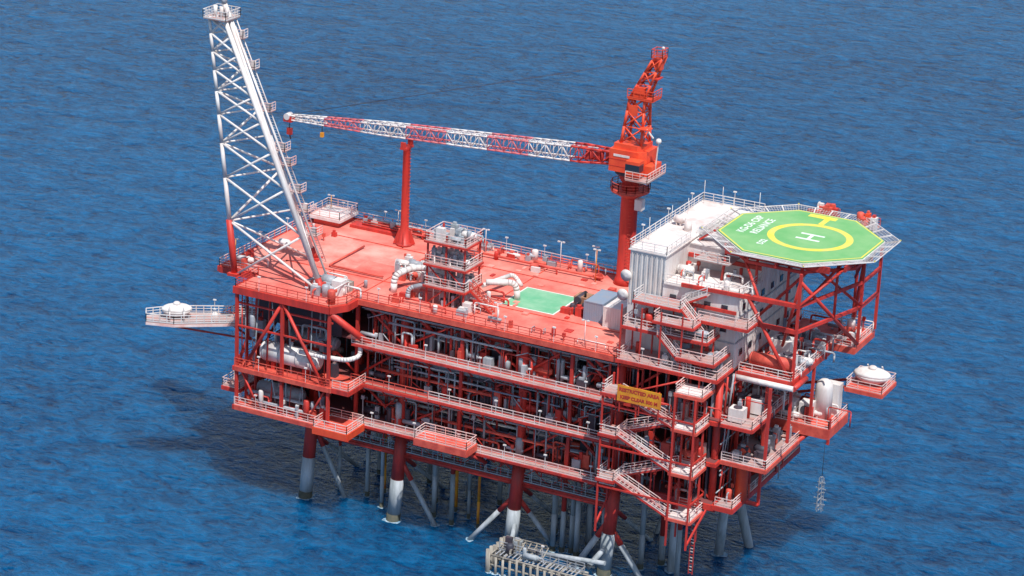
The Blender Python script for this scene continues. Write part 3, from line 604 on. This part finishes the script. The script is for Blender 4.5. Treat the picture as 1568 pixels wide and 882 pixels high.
text('RELIANCE',1.4,(hx-6.3,hy+.6,HZ+.012),(0,0,math.pi/2),WMK,'lettering_b',H); text('KG-D6 CRP',1.4,(hx-7.9,hy+.6,HZ+.012),(0,0,math.pi/2),WMK,'lettering_a',H); text('D22',1.1,(hx-4.2,hy-4.9,HZ+.012),(0,0,math.pi/2),WMK,'size_mark',H)
M=MB()
oi,oo=octo(ap+.15),octo(ap+1.75)
for i in range(8):
    j=(i+1)%8; a0,a1=Vector((*oi[i],HZ-.25)),Vector((*oi[j],HZ-.25)); b0,b1=Vector((*oo[i],HZ+.08)),Vector((*oo[j],HZ+.08))
    for k in(.25,.5,.75): M.beam(a0.lerp(b0,k),a1.lerp(b1,k),.03,WHT)
    M.beam(b0,b1,.1,WHT)
    for k in range(25):
        t=k/24; M.beam(a0.lerp(a1,t),b0.lerp(b1,t),.13 if k%6==0 else .025,WHT)
for z in(HZ-1.0,):
    for y in(8.5,12.5,16,19.5,23.5):
        w=ap-abs(y-hy)*.35; M.beam((ox-w,y,z),(ox+w,y,z),.25,RED,.8)
    for x in(59.5,63,67,71,74.5): w=ap-abs(x-ox)*.4; M.beam((x,hy-w,z),(x,hy+w,z),.25,RED,.7)
pts=octo(ap-1.0)
for i in range(8): a,b=pts[i],pts[(i+1)%8]; M.beam((a[0],a[1],HZ-1.6),(b[0],b[1],HZ-1.6),.28,RED,.35); M.beam((a[0],a[1],HZ-.5),(a[0],a[1],HZ-1.6),.2,RED)
for (a,b) in(((71,5,36),(70,8,HZ-1)),((71,5,38),(74.4,12,HZ-1)),((64,9,38),(64,9,HZ-1)),((60,8,38),(60,9,HZ-1)),((68,9,34.8),(68,9,HZ-1)),((64.4,9,34),(71,9,HZ-1)),((74.4,17.4,35),(70,10,HZ-1)),((71.2,24,36),(74,20,HZ-1)),((73,12,34.8),(73,12,HZ-1)),((66,5,38),(62,9,HZ-1))): M.tube(a,b,.18,RED,8)
M.box((56.5,7.6,HZ-2.6),(61,12,HZ-2.5),GRAT); M.rail([(56.5,7.6,HZ-2.5),(61,7.6,HZ-2.5)],WHT); M.stair((55.2,12,HZ-1.6),(57.2,12,HZ),(0,1,0),RED,WHT)
for (x,y) in((64,26.6),(69.5,26.)): M.box((x,y,HZ-1.2),(x+3,y+1.8,HZ-1.1),GRAT); M.rail([(x,y+1.8,HZ-1.1),(x+3,y+1.8,HZ-1.1)],REDL); clutter(M,x+.3,x+2.7,y+.3,y+1.5,HZ-1.1,1.9,12,[RED,REDL,ORG,WHT]); M.beam((x+1.5,y,HZ-1.2),(x+1.5,y-2,HZ-1.),.3,RED)
for i in range(8): p=oo[i]; M.lathe((p[0],p[1],HZ+.1),[(.08,0),(.1,.12),(.03,.18)],YEL,8)
M.obj('safety_net_and_truss',H)

# ------------------------------------------------------------------ lifeboats
def lifeboat(x,y,z,rot,s=1.,hm=ORG):
    o=E('lifeboat'); M=MB()
    M.lathe((x,y,z),[(.15,0),(.8*s,.15),(1.3*s,.55*s),(1.5*s,.95*s)],hm,24,1.3,.85,rot=rot)
    M.lathe((x,y,z),[(1.5*s,.95*s),(1.56*s,1.05*s),(1.45*s,1.25*s),(1.1*s,1.5*s),(.6*s,1.62*s),(.1,1.65*s)],WHT,24,1.3,.85,rot=rot)
    M.lathe((x,y,z+1.6*s),[(.45*s,0),(.45*s,.25),(.3*s,.38),(.05,.4)],WHT,12)
    for a in(-.9,.9):
        c=Vector((x+a*math.cos(rot),y+a*math.sin(rot),z)); n=Vector((-math.sin(rot),math.cos(rot),0))
        M.pipe([c+n*1.7,c+n*1.7+Vector((0,0,1.5)),c+n*1.1+Vector((0,0,1.9))],.09,WHT,6); M.box((c.x-.15,c.y-.15,z-.3),(c.x+.15,c.y+.15,z+.3),RED)
    M.obj('hull_and_canopy',o)
lifeboat(75.8,20.1,24.4,.1,1.15,WHT)
lifeboat(-9.6,-3.6,22.7,math.atan2(-7.5,-11),1.0,WHT)
GW=E('lifeboat_platform'); M=MB()
s0=Vector((-1.,1.8,22.5));s1=Vector((-12.6,-6.1,22.5));dd=(s1-s0).normalized();nn=Vector((-dd.y,dd.x,0))
a,b,c,d=s0+nn*1.5,s1+nn*.9,s1-nn*.9,s0-nn*1.5; e0=s0.lerp(s1,.75)
pl=[a,e0+nn*1.9,s1+nn*.9,s1-nn*.9,e0-nn*1.9,d]
M.prism([(p.x,p.y) for p in pl][::1],22.35,22.5,GRAT)
for i in range(5): p,q=pl[i],pl[i+1]; M.beam(p-Vector((0,0,.3)),q-Vector((0,0,.3)),.14,RW,.3)
M.rail(pl,WHT,sp=1.,r=.045)
M.beam(s0-Vector((0,0,3)),s1-Vector((0,0,.4)),.2,RED); M.beam(s0-Vector((0,0,.5)),s1-Vector((0,0,.4)),.3,RED)
M.obj('gangway',GW)

# ------------------------------------------------------------------ sea
me=bpy.data.meshes.new('sea'); S_=12000; me.from_pydata([(-S_,-S_,0),(S_,-S_,0),(S_,S_,0),(-S_,S_,0)],[],[(0,1,2,3)]); sea=bpy.data.objects.new('sea',me); bpy.context.scene.collection.objects.link(sea)
m=bpy.data.materials.new('sea_water'); m.use_nodes=True; nt=m.node_tree;N=nt.nodes;L=nt.links; b=N['Principled BSDF']
b.inputs['Roughness'].default_value=.16; b.inputs['IOR'].default_value=1.33; b.inputs['Specular IOR Level'].default_value=.22; b.inputs['Specular Tint'].default_value=(.3,.75,1,1)
b.inputs['Subsurface Weight'].default_value=.8; b.inputs['Subsurface Radius'].default_value=(.3,.9,1.0); b.inputs['Subsurface Scale'].default_value=11.0
try: b.subsurface_method='BURLEY'
except Exception: pass
tc=N.new('ShaderNodeTexCoord')
def noise(scale,det,rot,st,dist=.0,rg=.6):
    mp=N.new('ShaderNodeMapping'); mp.inputs['Rotation'].default_value=(0,0,rot); mp.inputs['Scale'].default_value=st; L.new(tc.outputs['Object'],mp.inputs['Vector'])
    n=N.new('ShaderNodeTexNoise'); n.inputs['Scale'].default_value=scale;n.inputs['Detail'].default_value=det;n.inputs['Roughness'].default_value=rg; n.inputs['Distortion'].default_value=dist; L.new(mp.outputs['Vector'],n.inputs['Vector']); return n.outputs['Fac']
def math_(op,a,bv):
    k=N.new('ShaderNodeMath'); k.operation=op
    for i,v in enumerate((a,bv)):
        if isinstance(v,float): k.inputs[i].default_value=v
        else: L.new(v,k.inputs[i])
    return k.outputs[0]
def add(*t):
    r=None
    for n,w in t:
        q=math_('MULTIPLY',n,w); r=q if r is None else math_('ADD',r,q)
    return r
n1=noise(.16,2,-.45,(.7,1.1,1),.4); n2=noise(.65,5,-.35,(.6,1.0,1),.8,.66); n3=noise(.009,2,.2,(1,1.,1)); n5=noise(1.6,2,-.6,(.7,1.,1))
h=add((n1,1.7),(n2,1.1),(n5,.35))
bu=N.new('ShaderNodeBump'); bu.inputs['Strength'].default_value=1.; bu.inputs['Distance'].default_value=1.; L.new(h,bu.inputs['Height']); L.new(bu.outputs['Normal'],b.inputs['Normal'])
s=add((n1,.20),(n2,.48),(n5,.16),(n3,.16))
rp=N.new('ShaderNodeValToRGB'); e=rp.color_ramp.elements; e[0].position=.39; e[0].color=(.0003,.022,.082,1); e[1].position=.60; e[1].color=(.001,.118,.30,1)
f1=rp.color_ramp.elements.new(.685); f1.color=(.004,.17,.38,1); f2=rp.color_ramp.elements.new(.72); f2.color=(.42,.58,.66,1)
L.new(s,rp.inputs['Fac']); L.new(rp.outputs['Color'],b.inputs['Base Color'])
me.materials.append(m)

# ------------------------------------------------------------------ light, sky, camera
el=math.radians(62)
sx,sy=.72,-.69
sun=bpy.data.lights.new('sun','SUN'); sun.energy=4.8; sun.angle=math.radians(.5); sun.color=(1,.965,.92)
so=bpy.data.objects.new('sun',sun); bpy.context.scene.collection.objects.link(so)
dv=Vector((sx*math.cos(el),sy*math.cos(el),math.sin(el))); so.rotation_euler=dv.to_track_quat('Z','Y').to_euler(); so.location=(100,-100,200)
w=bpy.data.worlds.new('World'); bpy.context.scene.world=w; w.use_nodes=True; nt=w.node_tree
sk=nt.nodes.new('ShaderNodeTexSky'); sk.sky_type='NISHITA'; sk.sun_disc=False; sk.sun_elevation=el; sk.sun_rotation=math.atan2(sx,sy)
nt.links.new(sk.outputs[0],nt.nodes['Background'].inputs['Color']); nt.nodes['Background'].inputs['Strength'].default_value=.13
yw,pi_,ro=math.radians(26.26),math.radians(19.823),math.radians(2.613)
fw=Vector((-math.sin(yw)*math.cos(pi_),math.cos(yw)*math.cos(pi_),-math.sin(pi_))); rt=Vector((math.cos(yw),math.sin(yw),0)); up=rt.cross(fw)
r2=rt*math.cos(ro)+up*math.sin(ro); u2=-rt*math.sin(ro)+up*math.cos(ro)
cam=bpy.data.cameras.new('camera'); cam.lens=36*3978.8/1568; cam.clip_end=40000; cam.clip_start=1
co=bpy.data.objects.new('camera',cam); bpy.context.scene.collection.objects.link(co)
mw=Matrix((( r2.x,u2.x,-fw.x,166.518),(r2.y,u2.y,-fw.y,-263.945),(r2.z,u2.z,-fw.z,140.867),(0,0,0,1))); co.matrix_world=mw
sc=bpy.context.scene; sc.camera=co; sc.view_settings.view_transform='Standard'; sc.view_settings.look='None'; sc.view_settings.exposure=0
